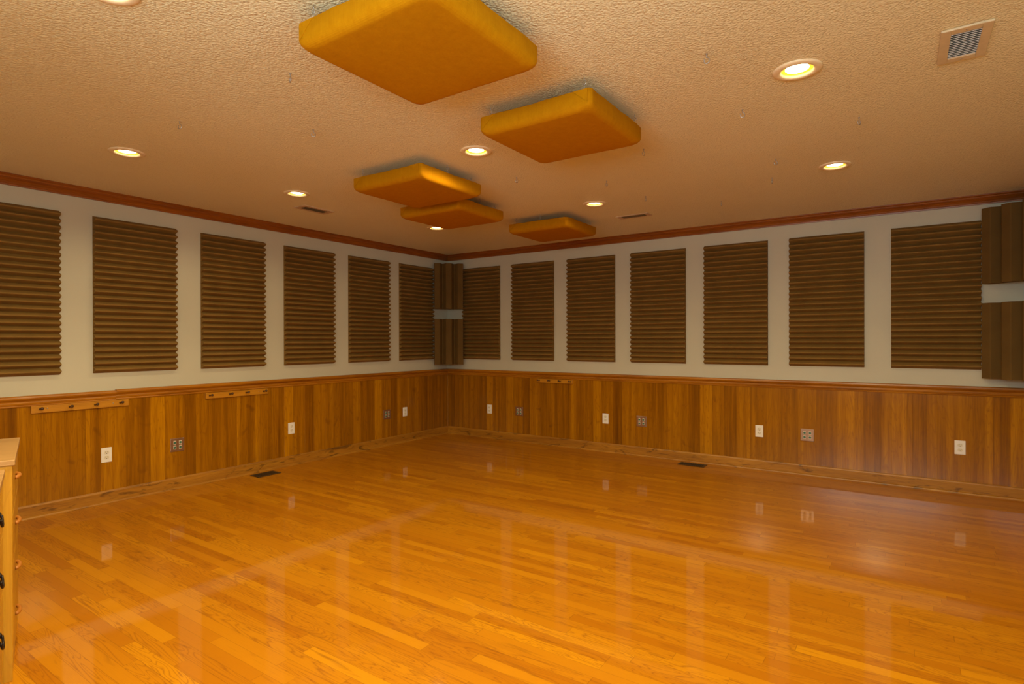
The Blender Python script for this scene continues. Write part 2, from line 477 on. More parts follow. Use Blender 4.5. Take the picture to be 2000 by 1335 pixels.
# ------------------------------------------------------------------ wood panelling
RX = [(0.013, .5), (.14, .12), (.56, .42), (.69, .33), (.79, .74), (1.0, .40), (1.1, .95), (1.25, .5), (1.36, .1), (1.51, .52), (1.79, .36),
      (1.92, .3), (2.01, .68), (2.23, .34), (2.33, .88), (2.48, .42), (2.59, .1), (2.74, .6), (3.0, .47), (3.11, .25), (3.26, .66),
      (3.34, .45), (3.46, .18), (3.58, .92), (3.70, .46), (3.82, .13), (3.95, .6), (4.08, .44), (4.23, .47), (4.38, .33), (4.53, .66),
      (4.70, .3), (4.77, .78), (4.84, .86), (4.91, .76), (5.04, .22), (5.12, .46), (5.23, .77), (5.27, .5), (5.37, .22), (5.44, .57), (5.60, .5),
      (5.66, .66), (5.75, .48), (5.80, .68), (5.91, .22), (XW - 0.013, .64)]
LY = [(-0.013, .45), (-.03, .8), (-.42, .3), (-.55, .2), (-.74, .45), (-.97, .6), (-1.08, .15), (-1.23, .5), (-1.34, .92), (-1.55, .35), (-1.66, .75),
      (-1.78, .3), (-2.04, .5), (-2.19, .62), (-2.30, .12), (-2.44, .48), (-2.54, .95), (-2.68, .36), (-2.81, .5), (-2.86, .85), (-3.01, .34),
      (-3.04, .75), (-3.28, .33), (-3.42, .66), (-3.53, .15), (-3.68, .5), (-3.79, .9), (-3.97, .32), (-4.06, .62), (-4.15, .76), (-4.22, .34),
      (-4.25, .8), (-4.43, .46), (-4.53, .42), (-4.61, .55), (-4.66, .72), (-4.83, .15)]
yy = -4.83
for w, tn in zip([.11, .14, .1, .17, .12, .15, .18, .1, .13, .12, .17, .1, .14, .12, .18, .12, .1, .16, .13], [.5, .8, .3, .6, .2, .5, .9, .4] * 3):
    yy -= w
    if yy < YB + 0.1: break
    LY.append((yy, tn))
LY.append((YB + 0.013, .5))

def wainscot(name, label, bounds, fn):
    """planks: each strip of the panelling with shallow V joints; tone is each plank's own colour"""
    bm = bmesh.new()
    lay = bm.faces.layers.float.new('tone')
    z0, z1, d, e = 0.0, 0.85, 0.012, 0.0008
    prev = bounds[0][0] * 0
    a = 0.0
    for i, (b, tone) in enumerate(bounds):
        if i == 0 and abs(b) < 0.02:
            a = b
            continue
        s = 1 if b > a else -1
        pts = [(a, d - 0.0005), (a + s * e, d), (b - s * e, d), (b, d - 0.0005)]
        lo = [bm.verts.new(fn(p[0], p[1], z0)) for p in pts]
        hi = [bm.verts.new(fn(p[0], p[1], z1)) for p in pts]
        for k in range(3):
            f = bm.faces.new((lo[k], lo[k + 1], hi[k + 1], hi[k]))
            f[lay] = tone
        a = b
    n = len(bm.faces)
    o = obj(name, bm, M['wain'])
    return tag(o, label, 'wall panelling', kind='structure')
wainscot('trim_1', 'brown wood plank wainscot along the left wall', LY, lambda s, d, z: (d, s, z))
wainscot('trim_2', 'brown wood plank wainscot along the right wall', RX, lambda s, d, z: (s, -d, z))
SIDE = [(-0.013, .5)]; yy = -0.013
k = 0
while yy > YB + 0.2:
    yy -= random.choice([.1, .12, .15, .18, .22]); SIDE.append((yy, random.random())); k += 1
SIDE.append((YB + 0.013, .5))
wainscot('trim_3', 'brown wood plank wainscot on the side wall off to the right', SIDE, lambda s, d, z: (XW - d, s, z))
REAR = [(0.013, .5)]; xx = 0.013
while xx < XW - 0.25:
    xx += random.choice([.1, .12, .15, .18, .22]); REAR.append((xx, random.random()))
REAR.append((XW - 0.013, .5))
wainscot('trim_4', 'brown wood plank wainscot on the rear wall', REAR, lambda s, d, z: (s, YB + d, z))

# profiles (d out from the wall, z)
RAIL = [(0.0, 0.0), (0.018, 0.0), (0.020, 0.006), (0.016, 0.012), (0.020, 0.018), (0.022, 0.028), (0.019, 0.036), (0.021, 0.042),
        (0.028, 0.048), (0.034, 0.055), (0.036, 0.064), (0.034, 0.074), (0.028, 0.080), (0.0, 0.080)]
CROWN = [(0.0, 0.0), (0.014, 0.0), (0.016, 0.010), (0.020, 0.013), (0.024, 0.024), (0.032, 0.036), (0.043, 0.045), (0.053, 0.050),
         (0.056, 0.058), (0.062, 0.062), (0.066, 0.066), (0.066, 0.0735), (0.0, 0.0735)]
BASE = [(0.0, 0.0), (0.030, 0.0), (0.030, 0.006), (0.027, 0.014), (0.021, 0.018), (0.016, 0.019), (0.016, 0.088), (0.013, 0.096), (0.009, 0.101), (0.0, 0.101)]

def run(name, label, prof, z, w, a, b, mat, cat, inset=True):
    """a moulding along one wall, mitred where it meets the next"""
    def fn(p, s):
        d, h = p
        m_ = d if inset else 0.0
        if w == 'L': return (d, min(s, -m_) if s > -0.2 else (max(s, YB + m_) if s < YB + 0.2 else s), z + h)
        if w == 'R': return (max(s, m_) if s < 0.2 else min(s, XW - m_), -d, z + h)
        if w == 'S': return (XW - d, min(s, -m_) if s > -0.2 else max(s, YB + m_), z + h)
        return (max(s, m_) if s < 0.2 else min(s, XW - m_), YB + d, z + h)
    bm = bmesh.new()
    extrude_profile(bm, prof, fn, a, b)
    return tag(obj(name, bm, mat), label, cat, kind='structure')
JY = -4.045
run('trim_5', 'chair rail on the left wall running into the far corner', RAIL, RAIL_B, 'L', 0.0, JY, M['rail_y'], 'chair rail')
run('trim_6', 'paler near length of chair rail at the left edge, set a little lower', RAIL, RAIL_B - 0.005, 'L', JY, YB, M['rail_y'], 'chair rail')
run('trim_7', 'chair rail along the right wall', RAIL, RAIL_B, 'R', 0.0, XW, M['rail_x'], 'chair rail')
run('trim_8', 'chair rail on the side wall off to the right', RAIL, RAIL_B, 'S', 0.0, YB, M['rail_y'], 'chair rail')
run('trim_9', 'dark crown moulding along the left wall', CROWN, CROWN_B, 'L', 0.0, YB, M['crown_y'], 'crown moulding')
run('trim_10', 'dark crown moulding along the right wall', CROWN, CROWN_B, 'R', 0.0, XW, M['crown_x'], 'crown moulding')
run('trim_11', 'dark crown moulding on the side wall off to the right', CROWN, CROWN_B, 'S', 0.0, YB, M['crown_y'], 'crown moulding')
run('trim_12', 'dark crown moulding on the rear wall', CROWN, CROWN_B, 'B', 0.0, XW, M['crown_x'], 'crown moulding')
bz = [(d + 0.010, h) for d, h in BASE]; bz[0] = (0.0, 0.0); bz[-1] = (0.0, 0.101)
run('baseboard_left', 'knotty wood baseboard along the left wall', bz, 0.0, 'L', 0.0, YB, M['base_y'], 'baseboard')
run('baseboard_right', 'knotty wood baseboard along the right wall', bz, 0.0, 'R', 0.0, XW, M['base_x'], 'baseboard')
run('baseboard_side', 'knotty wood baseboard on the side wall off to the right', bz, 0.0, 'S', 0.0, YB, M['base_y'], 'baseboard')
run('baseboard_rear', 'knotty wood baseboard on the rear wall', bz, 0.0, 'B', 0.0, XW, M['base_x'], 'baseboard')

# ------------------------------------------------------------------ wedge foam on the walls
PW, PH, ZP = 0.61, 1.22, 1.029
def wedge_panel_mesh():
    """local frame: u along the wall 0..PW (x), out of the wall (-y), z up from 0"""
    bm = bmesh.new()
    p = PH / 24
    prof = [(0.0, 0.0), (0.0, 0.0)]
    pts = [(0.0, 0.0)]
    for k in range(24):
        z = k * p
        for f, d in ((0.0, 0.006), (0.04, 0.0085), (0.35, 0.0430), (0.42, 0.0485), (0.50, 0.0500), (0.58, 0.0485), (0.65, 0.0430), (0.96, 0.0085)):
            pts.append((d, z + f * p))
    pts.append((0.006, PH)); pts.append((0.0, PH))
    # sweep along u with soft end rows so that the cut ends stay crisp
    rows = [[bm.verts.new((u, -d, z)) for d, z in pts] for u in (0.0, PW)]
    n = len(pts)
    for i in range(n):
        j = (i + 1) % n
        bm.faces.new((rows[0][i], rows[0][j], rows[1][j], rows[1][i]))
    bm.faces.new(rows[0]); bm.faces.new(rows[1][::-1])
    return bm
src = obj('acoustic_foam_panel', wedge_panel_mesh(), M['foam'])
ordinal = ['nearest the far corner', 'second from the far corner', 'third from the far corner', 'fourth from the far corner',
           'fifth from the far corner', 'sixth from the far corner', 'seventh from the far corner']
lefts = [-0.928, -1.719, -2.537, -3.369, -4.196, -5.020]
ll = ['brown foam panel on the left wall, meeting the corner foam blocks',
      'brown foam panel on the left wall, second from the corner foam blocks',
      'brown foam panel on the left wall, third from the corner foam blocks',
      'brown foam panel on the left wall above the shorter peg rail',
      'brown foam panel on the left wall above the longer peg rail',
      'brown foam panel on the left wall, cut off by the left edge']
rights = [0.900, 1.704, 2.506, 3.311, 4.115, 4.916, 5.728]
rl = ['brown foam panel on the right wall, meeting the foam blocks in the far corner',
      'brown foam panel on the right wall above the short peg rail',
      'brown foam panel on the right wall, third from the far corner',
      'brown foam panel on the right wall, middle of its seven',
      'brown foam panel on the right wall, third from the right edge',
      'brown foam panel on the right wall, second from the right edge',
      'widest brown foam panel, touching the foam blocks at the right edge']
first = True
for y, l in zip(lefts, ll):
    # left wall: local x runs toward +y, local -y points to +x
    o = src if first else src.copy()
    if not first: COL.objects.link(o)
    first = False
    o.location = (0.0004, y, ZP); o.rotation_euler = (0, 0, PI / 2)
    tag(o, l, 'acoustic foam panel', 'ridged foam panels on the walls')
for x, l in zip(rights, rl):
    o = src.copy(); COL.objects.link(o)
    o.location = (x - PW, -0.0004, ZP); o.rotation_euler = (0, 0, 0)
    tag(o, l, 'acoustic foam panel', 'ridged foam panels on the walls')

# corner foam: a sheet with three broad upright ridges set across the corner
def corner_foam_mesh():
    bm = bmesh.new()
    w, h = 0.38, 0.605
    back, val, top = 0.0, 0.012, 0.075
    xs = []
    pr = []
    c = [(-0.189, top), (-0.124, top), (-0.117, top - 0.004), (-0.083, val), (-0.073, val), (-0.038, top - 0.004), (-0.030, top)]
    pr = c + [(-a, b) for a, b in c[::-1]]
    prof = [(-0.189, back)] + pr + [(0.189, back)]
    r0 = [bm.verts.new((x, -d, 0.0)) for x, d in prof]
    r1 = [bm.verts.new((x, -d, h)) for x, d in prof]
    n = len(prof)
    for i in range(n):
        j = (i + 1) % n
        bm.faces.new((r0[i], r0[j], r1[j], r1[i]))
    for R, z in ((r0, 0.0), (r1, h)):
        b = [bm.verts.new((v.co.x, 0.0, z)) for v in R[1:-1]]
        for i in range(len(b) - 1):
            if i < len(b) - 1:
                bm.faces.new((R[1 + i], R[2 + i], b[i + 1], b[i]))
    bmesh.ops.remove_doubles(bm, verts=bm.verts[:], dist=1e-5)
    return bm
cf = obj('corner_foam_block', corner_foam_mesh(), M['foam_block_shaded'])
D0 = 0.264
D1 = 0.236
s2 = math.sqrt(0.5)
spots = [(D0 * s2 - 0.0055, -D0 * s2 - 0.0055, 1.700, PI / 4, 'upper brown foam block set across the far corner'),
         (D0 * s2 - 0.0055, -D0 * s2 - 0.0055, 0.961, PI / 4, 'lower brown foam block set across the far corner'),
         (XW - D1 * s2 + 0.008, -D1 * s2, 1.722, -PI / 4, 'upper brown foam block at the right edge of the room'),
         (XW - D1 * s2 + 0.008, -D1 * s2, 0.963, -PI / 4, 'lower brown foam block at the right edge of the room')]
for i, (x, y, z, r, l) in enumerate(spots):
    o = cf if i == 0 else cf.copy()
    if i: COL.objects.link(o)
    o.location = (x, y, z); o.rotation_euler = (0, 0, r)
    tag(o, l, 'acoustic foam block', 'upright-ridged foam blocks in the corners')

# ------------------------------------------------------------------ hanging baffles
def baffle_mesh(w, d, seed):
    """a fabric-wrapped pad: crisp top edge, soft rounded lower edge, slightly uneven"""
    rnd = random.Random(seed)
    bm = bmesh.new()
    t = 0.092
    # vertical section from the top edge round to the underside: (inset, z)
    sec = [(0.004, 0.0), (0.0, -0.004), (0.0, -0.056)]
    R = 0.036
    for k in range(1, 8):
        a = k / 7 * PI / 2
        sec.append((R - R * math.cos(a), -0.056 - R * math.sin(a)))
    def outline(ins):
        pts = []
        hx, hy, cr = w / 2 - ins, d / 2 - ins, 0.022 + ins * 1.15
        for qx, qy, a0 in ((1, 1, 0), (-1, 1, 90), (-1, -1, 180), (1, -1, 270)):
            for k in range(6):
                a = math.radians(a0 + 90 * k / 5)
                pts.append(((hx - cr) * qx + cr * math.cos(a), (hy - cr) * qy + cr * math.sin(a)))
            # points along the side that follows
            nx, ny = {(1, 1): (-1, 1), (-1, 1): (-1, -1), (-1, -1): (1, -1), (1, -1): (1, 1)}[(qx, qy)]
            a = math.radians(a0 + 90)
            p0 = Vector(pts[-1])
            p1 = Vector(((hx - cr) * nx + cr * math.cos(a), (hy - cr) * ny + cr * math.sin(a)))
            for k in range(1, 14):
                q = p0.lerp(p1, k / 14)
                pts.append((q.x, q.y))
        return pts
    n = len(outline(0))
    wob = [0.0] * n
    ph = [rnd.uniform(0, 6.28) for _ in range(4)]
    for i in range(n):
        a = 2 * PI * i / n
        wob[i] = 0.0014 * math.sin(5 * a + ph[0]) + 0.0010 * math.sin(11 * a + ph[1]) + 0.0007 * math.sin(23 * a + ph[2])
    rings = []
    for ins, z in sec:
        o_ = outline(ins)
        rings.append([bm.verts.new((x * (1 + wob[i] * 2), y * (1 + wob[i] * 2), z + (wob[i] * 0.9 if z > -0.05 else wob[i] * 0.5))) for i, (x, y) in enumerate(o_)])
    for A, B in zip(rings, rings[1:]):
        for i in range(n):
            j = (i + 1) % n
            bm.faces.new((A[i], A[j], B[j], B[i]))
    bm.faces.new(rings[0]); 
    # underside, sagging very slightly toward the middle
    last = rings[-1]
    prev = last
    for f, sag in ((0.75, -0.0022), (0.45, -0.0035), (0.15, -0.004)):
        cur = [bm.verts.new((v.co.x * f, v.co.y * f, -t + sag)) for v in last]
        for i in range(n):
            j = (i + 1) % n
            bm.faces.new((prev[i], prev[j], cur[j], cur[i]))
        prev = cur
    bm.faces.new(prev)
    return bm

def hanger_mesh(x, y, gap):
    """screw eye in the ceiling, a twisted wire and an eye on the pad; local z = 0 is the pad's top"""
    bm = bmesh.new()
    tube(bm, [(x, y, gap + 0.004), (x, y, gap - 0.014)], 0.0016, 6)
    c = gap - 0.022
    tube(bm, [(x + 0.008 * math.sin(a), y, c + 0.008 * math.cos(a)) for a in [i / 10 * 5.6 for i in range(11)]], 0.0014, 6)
    tube(bm, [(x + 0.0016 * math.sin(i * 1.3), y + 0.0016 * math.cos(i * 1.3), c - 0.006 - (c - 0.006) * i / 8) for i in range(9)], 0.0011, 5)
    tube(bm, [(x + 0.006 * math.sin(a), y + 0.002, 0.005 + 0.006 * math.cos(a)) for a in [i / 10 * 6.2 for i in range(11)]], 0.0012, 5)
    return bm

ZT = 2.395
BAF = [
    (3.735, -4.460, 0.63, 0.62, [(-0.245, -0.292), (0.25, 0.292), (-0.245, 0.28), (0.255, -0.28)], 'largest mustard fabric baffle, hanging nearest and cut off by the top edge'),
    (3.750, -3.435, 0.625, 0.60, [(0.271, -0.285), (0.294, 0.241), (-0.27, -0.26), (-0.27, 0.25)], 'second largest mustard fabric baffle, hanging right of the centre ceiling light'),
    (2.378, -3.063, 0.645, 0.632, [(-0.23, -0.302), (0.309, -0.047), (-0.25, 0.26), (0.25, 0.28)], 'mustard fabric baffle with a bright lit side, overlapping the one behind it'),
    (2.022, -2.276, 0.65, 0.612, [(0.297, -0.002), (-0.22, -0.285), (-0.25, 0.26), (0.25, 0.27)], 'half-hidden mustard fabric baffle behind the one with the bright side'),
    (2.379, -1.188, 0.645, 0.605, [(0.032, -0.290), (0.28, 0.25), (-0.25, 0.25), (-0.25, -0.27)], 'smallest-looking mustard fabric baffle, farthest away near the corner'),
]
for i, (x, y, w, d, hk, lab) in enumerate(BAF):
    t = thing('hanging_baffle', lab, 'hanging acoustic baffle', (x, y, ZT), 0.0, 'fabric baffles hung from the ceiling')
    obj('padded_cover', baffle_mesh(w, d, 11 + i), M['burlap'], t, smooth=True)
    for (hx, hy) in hk:
        obj('hanger', hanger_mesh(hx, hy, H - ZT), M['zinc'], t, smooth=True)
    # folded fabric tucks on the near side
    for s in (-1, 1):
        bm = bmesh.new()
        yb = -d / 2 - 0.0005
        a = [(s * (w / 2 - 0.018), yb, -0.002), (s * (w / 2 - 0.092), yb, -0.003), (s * (w / 2 - 0.020), yb, -0.062)]
        b = [(p[0], p[1] - 0.0028, p[2]) for p in a]
        va = [bm.verts.new(p) for p in a]; vb = [bm.verts.new(p) for p in b]
        bm.faces.new(vb); bm.faces.new(va[::-1])
        for k in range(3):
            j = (k + 1) % 3
            bm.faces.new((va[k], va[j], vb[j], vb[k]))
        obj('fabric_fold', bm, M['burlap'], t)

# ------------------------------------------------------------------ recessed lamps
def lamp(x, y, label, first):
    t = thing('recessed_ceiling_light', label, 'ceiling light', (x, y, H), 0.0, 'recessed ceiling lights')
    bm = bmesh.new()
    lathe(bm, [(0.0980, 0.0), (0.0975, -0.004), (0.091, -0.008), (0.078, -0.0095), (0.0685, -0.008), (0.0640, -0.003), (0.0635, 0.004), (0.0765, 0.006), (0.0765, 0.0)], (0, 0, 0), 'Z', 48, cap=False)
    obj('trim_ring', bm, M['trimring'], t, smooth=True)
    bm = bmesh.new()
    lathe(bm, [(0.0650, 0.003), (0.0640, 0.014), (0.062, 0.036), (0.052, 0.058), (0.030, 0.066), (0.0, 0.068)], (0, 0, 0), 'Z', 40, cap=False)
    obj('reflector', bm, M['gold'], t, smooth=True)
    bm = bmesh.new()
    lathe(bm, [(0.0634, 0.0052), (0.0570, 0.0050), (0.048, 0.0046)], (0, 0, 0), 'Z', 40, cap=False)
    obj('lens', bm, M['lens'], t, smooth=True)
    bm = bmesh.new()
    lathe(bm, [(0.0535, 0.0062), (0.042, 0.0038), (0.025, 0.0028), (0.0, 0.0024)], (0, 0, 0), 'Z', 32, cap=False)
    obj('bulb', bm, M['bulb'], t, smooth=True)
    return t
def lamp_light(x, y, power, color):
    ld = bpy.data.lights.new('lamp_beam', 'SPOT')
    ld.energy = power; ld.color = color
    ld.spot_size = math.radians(164); ld.spot_blend = 0.40; ld.shadow_soft_size = 0.05
    lo = bpy.data.objects.new('lamp_beam', ld); COL.objects.link(lo)
    lo.location = (x, y, H - 0.02)
    return lo
LAMP_COL = (1.0, 0.78, 0.42)
LAMP_W = [12.5, 13, 4, 31, 5.5, 8.5, 45, 106, 140]     # the far row burns dimmer than the near one
for i, (x, y, l) in enumerate(LAMPS):
    t = lamp(x, y, l, i == 0)
    lamp_light(x, y, LAMP_W[i], LAMP_COL)

# ------------------------------------------------------------------ ceiling hooks
def hook_mesh():
    bm = bmesh.new()
    lathe(bm, [(0.0, 0.0), (0.0048, 0.0), (0.0048, -0.002), (0.0, -0.0024)], (0, 0, 0), 'Z', 10, cap=False)
    tube(bm, [(0, 0, 0), (0, 0, -0.010), (0.001, 0, -0.016)], 0.0024, 7)
    tube(bm, [(0.0105 * math.sin(a) + 0.0005, 0, -0.0275 + 0.0125 * math.cos(a)) for a in [0.1 + i / 14 * 5.3 for i in range(15)]], 0.0024, 7)
    return bm
HOOKS = [
    (2.976, -4.492, -20, 'small screw hook in the ceiling just left of the largest baffle'),
    (2.005, -4.496, 25, 'small screw hook in the ceiling right of the leftmost light'),
    (2.491, -4.016, 50, 'small screw hook in the ceiling below the largest baffle, left side'),
    (4.531, -3.624, 5, 'small screw hook in the ceiling left of the largest ceiling light'),
    (4.522, -2.944, 20, 'small open screw hook in the ceiling below the largest ceiling light'),
    (5.007, -2.487, 60, 'small screw hook in the ceiling above the far right light'),
    (4.518, -1.991, 35, 'small screw hook in the ceiling left of the far right light, upper of two'),
    (4.418, -1.538, 80, 'small screw hook in the ceiling left of the far right light, lower of two'),
    (3.883, -2.660, 75, 'small screw hook in the ceiling at the right tip of the second largest baffle'),
    (3.399, -2.150, 85, 'small screw hook in the ceiling above the light beside the farthest baffle'),
    (3.470, -1.558, 85, 'small screw hook in the ceiling above the right-hand slim vent'),
    (2.905, -2.605, 80, 'small screw hook in the ceiling below the centre ceiling light'),
    (3.938, -1.045, 85, 'small screw hook in the ceiling nearest the right wall crown moulding'),
]
hs = obj('ceiling_hook', hook_mesh(), M['zinc'], smooth=True)
for i, (x, y, a, l) in enumerate(HOOKS):
    o = hs if i == 0 else hs.copy()
    if i: COL.objects.link(o)
    o.location = (x, y, H); o.rotation_euler = (0, 0, math.radians(a))
    tag(o, l, 'hook', 'screw hooks in the ceiling')

# ------------------------------------------------------------------ ceiling vents
t = thing('ceiling_return_vent', 'square-framed tan ceiling vent with bright slats, upper right', 'vent', (5.396, -3.135, H))
bm = bmesh.new()
ox, oy, ix, iy, zt = 0.0795, 0.156, 0.047, 0.115, -0.009
for a in ((-ox, -ix, -oy, oy), (ix, ox, -oy, oy), (-ix, ix, -oy, -iy), (-ix, ix, iy, oy)):
    bx(bm, a[0], a[1], a[2], a[3], zt, 0.0)
bmesh.ops.remove_doubles(bm, verts=bm.verts[:], dist=1e-5)
obj('vent_frame', bm, M['vent'], t, bevel=0.003)
bm = bmesh.new(); bx(bm, -ix, ix, -iy, iy, -0.0015, -0.0002)
obj('duct_opening', bm, M['hole'], t)
for k in range(14):
    yy = -iy + (k + 0.5) * 2 * iy / 14
    bm = bmesh.new()
    bx(bm, -ix + 0.0005, ix - 0.0005, -0.0058, 0.0058, -0.0006, 0.0006, Matrix.Translation((0, yy, -0.0052)) @ Matrix.Rotation(math.radians(37), 4, 'X'))
    obj('slat', bm, M['slat'], t)
for yy in (-0.136, 0.136):
    bm = bmesh.new(); lathe(bm, [(0.0038, 0.0), (0.0034, -0.0015), (0.0, -0.002)], (0, yy, zt), 'Z', 12)
    obj('screw', bm, M['zinc'], t, smooth=True)

def ceiling_register(label, x, y, lx, ly, gx, gy, along):
    t = thing('ceiling_register', label, 'vent', (x, y, H), 0.0, 'slim ceiling registers')
    bm = bmesh.new()
    for a in ((-lx, -gx, -ly, ly), (gx, lx, -ly, ly), (-gx, gx, -ly, -gy), (-gx, gx, gy, ly)):
        bx(bm, a[0], a[1], a[2], a[3], -0.006, 0.0)
    bmesh.ops.remove_doubles(bm, verts=bm.verts[:], dist=1e-5)
    obj('register_frame', bm, M['tanvent'], t, bevel=0.002)
    bm = bmesh.new(); bx(bm, -gx, gx, -gy, gy, -0.0012, -0.0002)
    obj('duct_opening', bm, M['hole'], t)
    n = 5
    for k in range(n):
        bm = bmesh.new()
        if along == 'Y':
            c = -gx + (k + 0.5) * 2 * gx / n
            bx(bm, -0.0065, 0.0065, -gy + 0.001, gy - 0.001, -0.0005, 0.0005, Matrix.Translation((c, 0, -0.0045)) @ Matrix.Rotation(math.radians(42), 4, 'Y'))
        else:
            c = -gy + (k + 0.5) * 2 * gy / n
            bx(bm, -gx + 0.001, gx - 0.001, -0.0065, 0.0065, -0.0005, 0.0005, Matrix.Translation((0, c, -0.0045)) @ Matrix.Rotation(math.radians(42), 4, 'X'))
        obj('louver', bm, M['louver'], t)
    return t
ceiling_register('slim tan ceiling register near the left wall', 0.863, -2.806, 0.080, 0.160, 0.040, 0.118, 'Y')
ceiling_register('slim tan ceiling register near the right wall', 3.110, -0.925, 0.158, 0.062, 0.115, 0.034, 'X')

# ------------------------------------------------------------------ floor registers
def floor_register(label, x, y, lx, ly, along):
    t = thing('floor_register', label, 'floor vent', (x, y, 0.0), 0.0, 'dark floor registers')
    bm = bmesh.new()
    gx, gy = lx - 0.018, ly - 0.018
    for a in ((-lx, -gx, -ly, ly), (gx, lx, -ly, ly), (-gx, gx, -ly, -gy), (-gx, gx, gy, ly)):
        bx(bm, a[0], a[1], a[2], a[3], 0.0002, 0.005)
    bmesh.ops.remove_doubles(bm, verts=bm.verts[:], dist=1e-5)
    obj('register_frame', bm, M['bronze'], t, bevel=0.0015)
    bm = bmesh.new(); bx(bm, -gx, gx, -gy, gy, 0.0003, 0.001)
    obj('duct_opening', bm, M['hole'], t)
    n = 14
    for k in range(n):
        bm = bmesh.new()
        if along == 'Y':
            c = -gy + (k + 0.5) * 2 * gy / n
            bx(bm, -gx, gx, c - 0.0022, c + 0.0022, 0.0012, 0.0042)
        else:
            c = -gx + (k + 0.5) * 2 * gx / n
            bx(bm, c - 0.0022, c + 0.0022, -gy, gy, 0.0012, 0.0042)
        obj('grille_bar', bm, M['bronze'], t)
floor_register('dark floor register by the left wall baseboard', 0.160, -2.840, 0.075, 0.118, 'Y')
floor_register('dark floor register by the right wall baseboard', 3.420, -0.155, 0.135, 0.066, 'X')

# ------------------------------------------------------------------ outlets and jack plates
def outlet(label):
    """local frame: plate in the xz plane, facing -y"""
    t = thing('wall_outlet', label, 'wall outlet', (0, 0, 0), 0.0, 'white duplex outlets')
    bm = bmesh.new()
    bx(bm, -0.037, 0.037, -0.007, 0.0, -0.058, 0.058)
    obj('cover_plate', bm, M['white'], t, bevel=0.004, seg=3)
    for s in (-1, 1):
        bm = bmesh.new()
        pts = []
        for k in range(24):
            a = 2 * PI * k / 24
            pts.append((0.0172 * math.cos(a), max(-0.0135, min(0.0135, 0.0172 * math.sin(a)))))
        zc = s * 0.0195
        A = [bm.verts.new((px_, -0.0065, zc + pz_)) for px_, pz_ in pts]
        B = [bm.verts.new((px_, -0.0090, zc + pz_)) for px_, pz_ in pts]
        for k in range(24):
            j = (k + 1) % 24
            bm.faces.new((A[k], A[j], B[j], B[k]))
        bm.faces.new(B)
        r = obj('receptacle', bm, M['cream'], t)
        for dx, hgt in ((-0.0064, 0.0040), (0.0064, 0.0034)):
            bm = bmesh.new(); bx(bm, dx - 0.0011, dx + 0.0011, -0.0093, -0.0088, zc + 0.004 - hgt, zc + 0.004 + hgt)
            obj('slot', bm, M['slot'], r)
        bm = bmesh.new(); lathe(bm, [(0.0, -0.0093), (0.0027, -0.0093), (0.0027, -0.0088), (0.0, -0.0088)], (0, 0, zc - 0.0078), 'Y', 12, cap=False)
        obj('ground_hole', bm, M['slot'], r)
    bm = bmesh.new(); lathe(bm, [(0.0, -0.0082), (0.0028, -0.0078), (0.0032, -0.0065)], (0, 0, 0), 'Y', 12)
    obj('screw', bm, M['white'], t, smooth=True)
    return t
def jackplate(label):
    t = thing('jack_plate', label, 'jack plate', (0, 0, 0), 0.0, 'metal four-jack plates')
    bm = bmesh.new(); bx(bm, -0.0575, 0.0575, -0.006, 0.0, -0.0575, 0.0575)
    obj('cover_plate', bm, M['steel'], t, bevel=0.003, seg=2)
    for sx in (-1, 1):
        for sz in (-1, 1):
            cx, cz = sx * 0.0232, sz * 0.0205
            bm = bmesh.new()
            bx(bm, cx - 0.0115, cx + 0.0115, -0.0085, -0.0055, cz - 0.0165, cz + 0.0165)
            j = obj('jack', bm, M['jack_white'], t, bevel=0.003)
            bm = bmesh.new(); lathe(bm, [(0.0, -0.0100), (0.0088, -0.0100), (0.0100, -0.0092), (0.0100, -0.0083)], (cx, 0, cz - 0.001), 'Y', 18, cap=False)
            obj('jack_insert', bm, M['jack_green'], j)
            for ax, az in ((-0.0036, 0.002), (0.0036, 0.002), (0.0, -0.0045)):
                bm = bmesh.new(); lathe(bm, [(0.0, -0.0104), (0.0013, -0.0104), (0.0013, -0.0098)], (cx + ax, 0, cz - 0.001 + az), 'Y', 8, cap=False)
                obj('pin_hole', bm, M['slot'], j)
    return t
ZO = 0.381; WS = 0.012
oL = [(-4.112, 'white outlet on the left wall beneath the longer peg rail'),
      (-2.463, 'white outlet on the left wall just right of the shorter peg rail'),
      (-0.840, 'white outlet on the left wall nearest the far corner')]
oR = [(0.732, 'white outlet on the right wall nearest the far corner'),
      (2.389, 'white outlet on the right wall, second from the far corner'),
      (4.037, 'white outlet on the right wall, second from the right edge'),
      (5.592, 'white outlet on the right wall closest to the right edge')]
jL = [(-3.579, 'metal four-jack plate on the left wall between the two peg rails'),
      (-1.144, 'metal four-jack plate on the left wall beside the last outlet before the corner')]
jR = [(1.200, 'dark metal four-jack plate on the right wall nearest the far corner'),
      (2.821, 'metal four-jack plate on the right wall, middle of three'),
      (4.459, 'metal four-jack plate on the right wall, rightmost of three')]
for src_fn, Ls, Rs in ((outlet, oL, oR), (jackplate, jL, jR)):
    p = None
    for y, l in Ls:
        if p is None:
            p = src_fn(l); p.location = (WS, y, ZO); p.rotation_euler = (0, 0, PI / 2)
        else:
            dup(p, (WS, y, ZO), PI / 2, l)
    for x, l in Rs:
        dup(p, (x, -WS, ZO), 0.0, l)

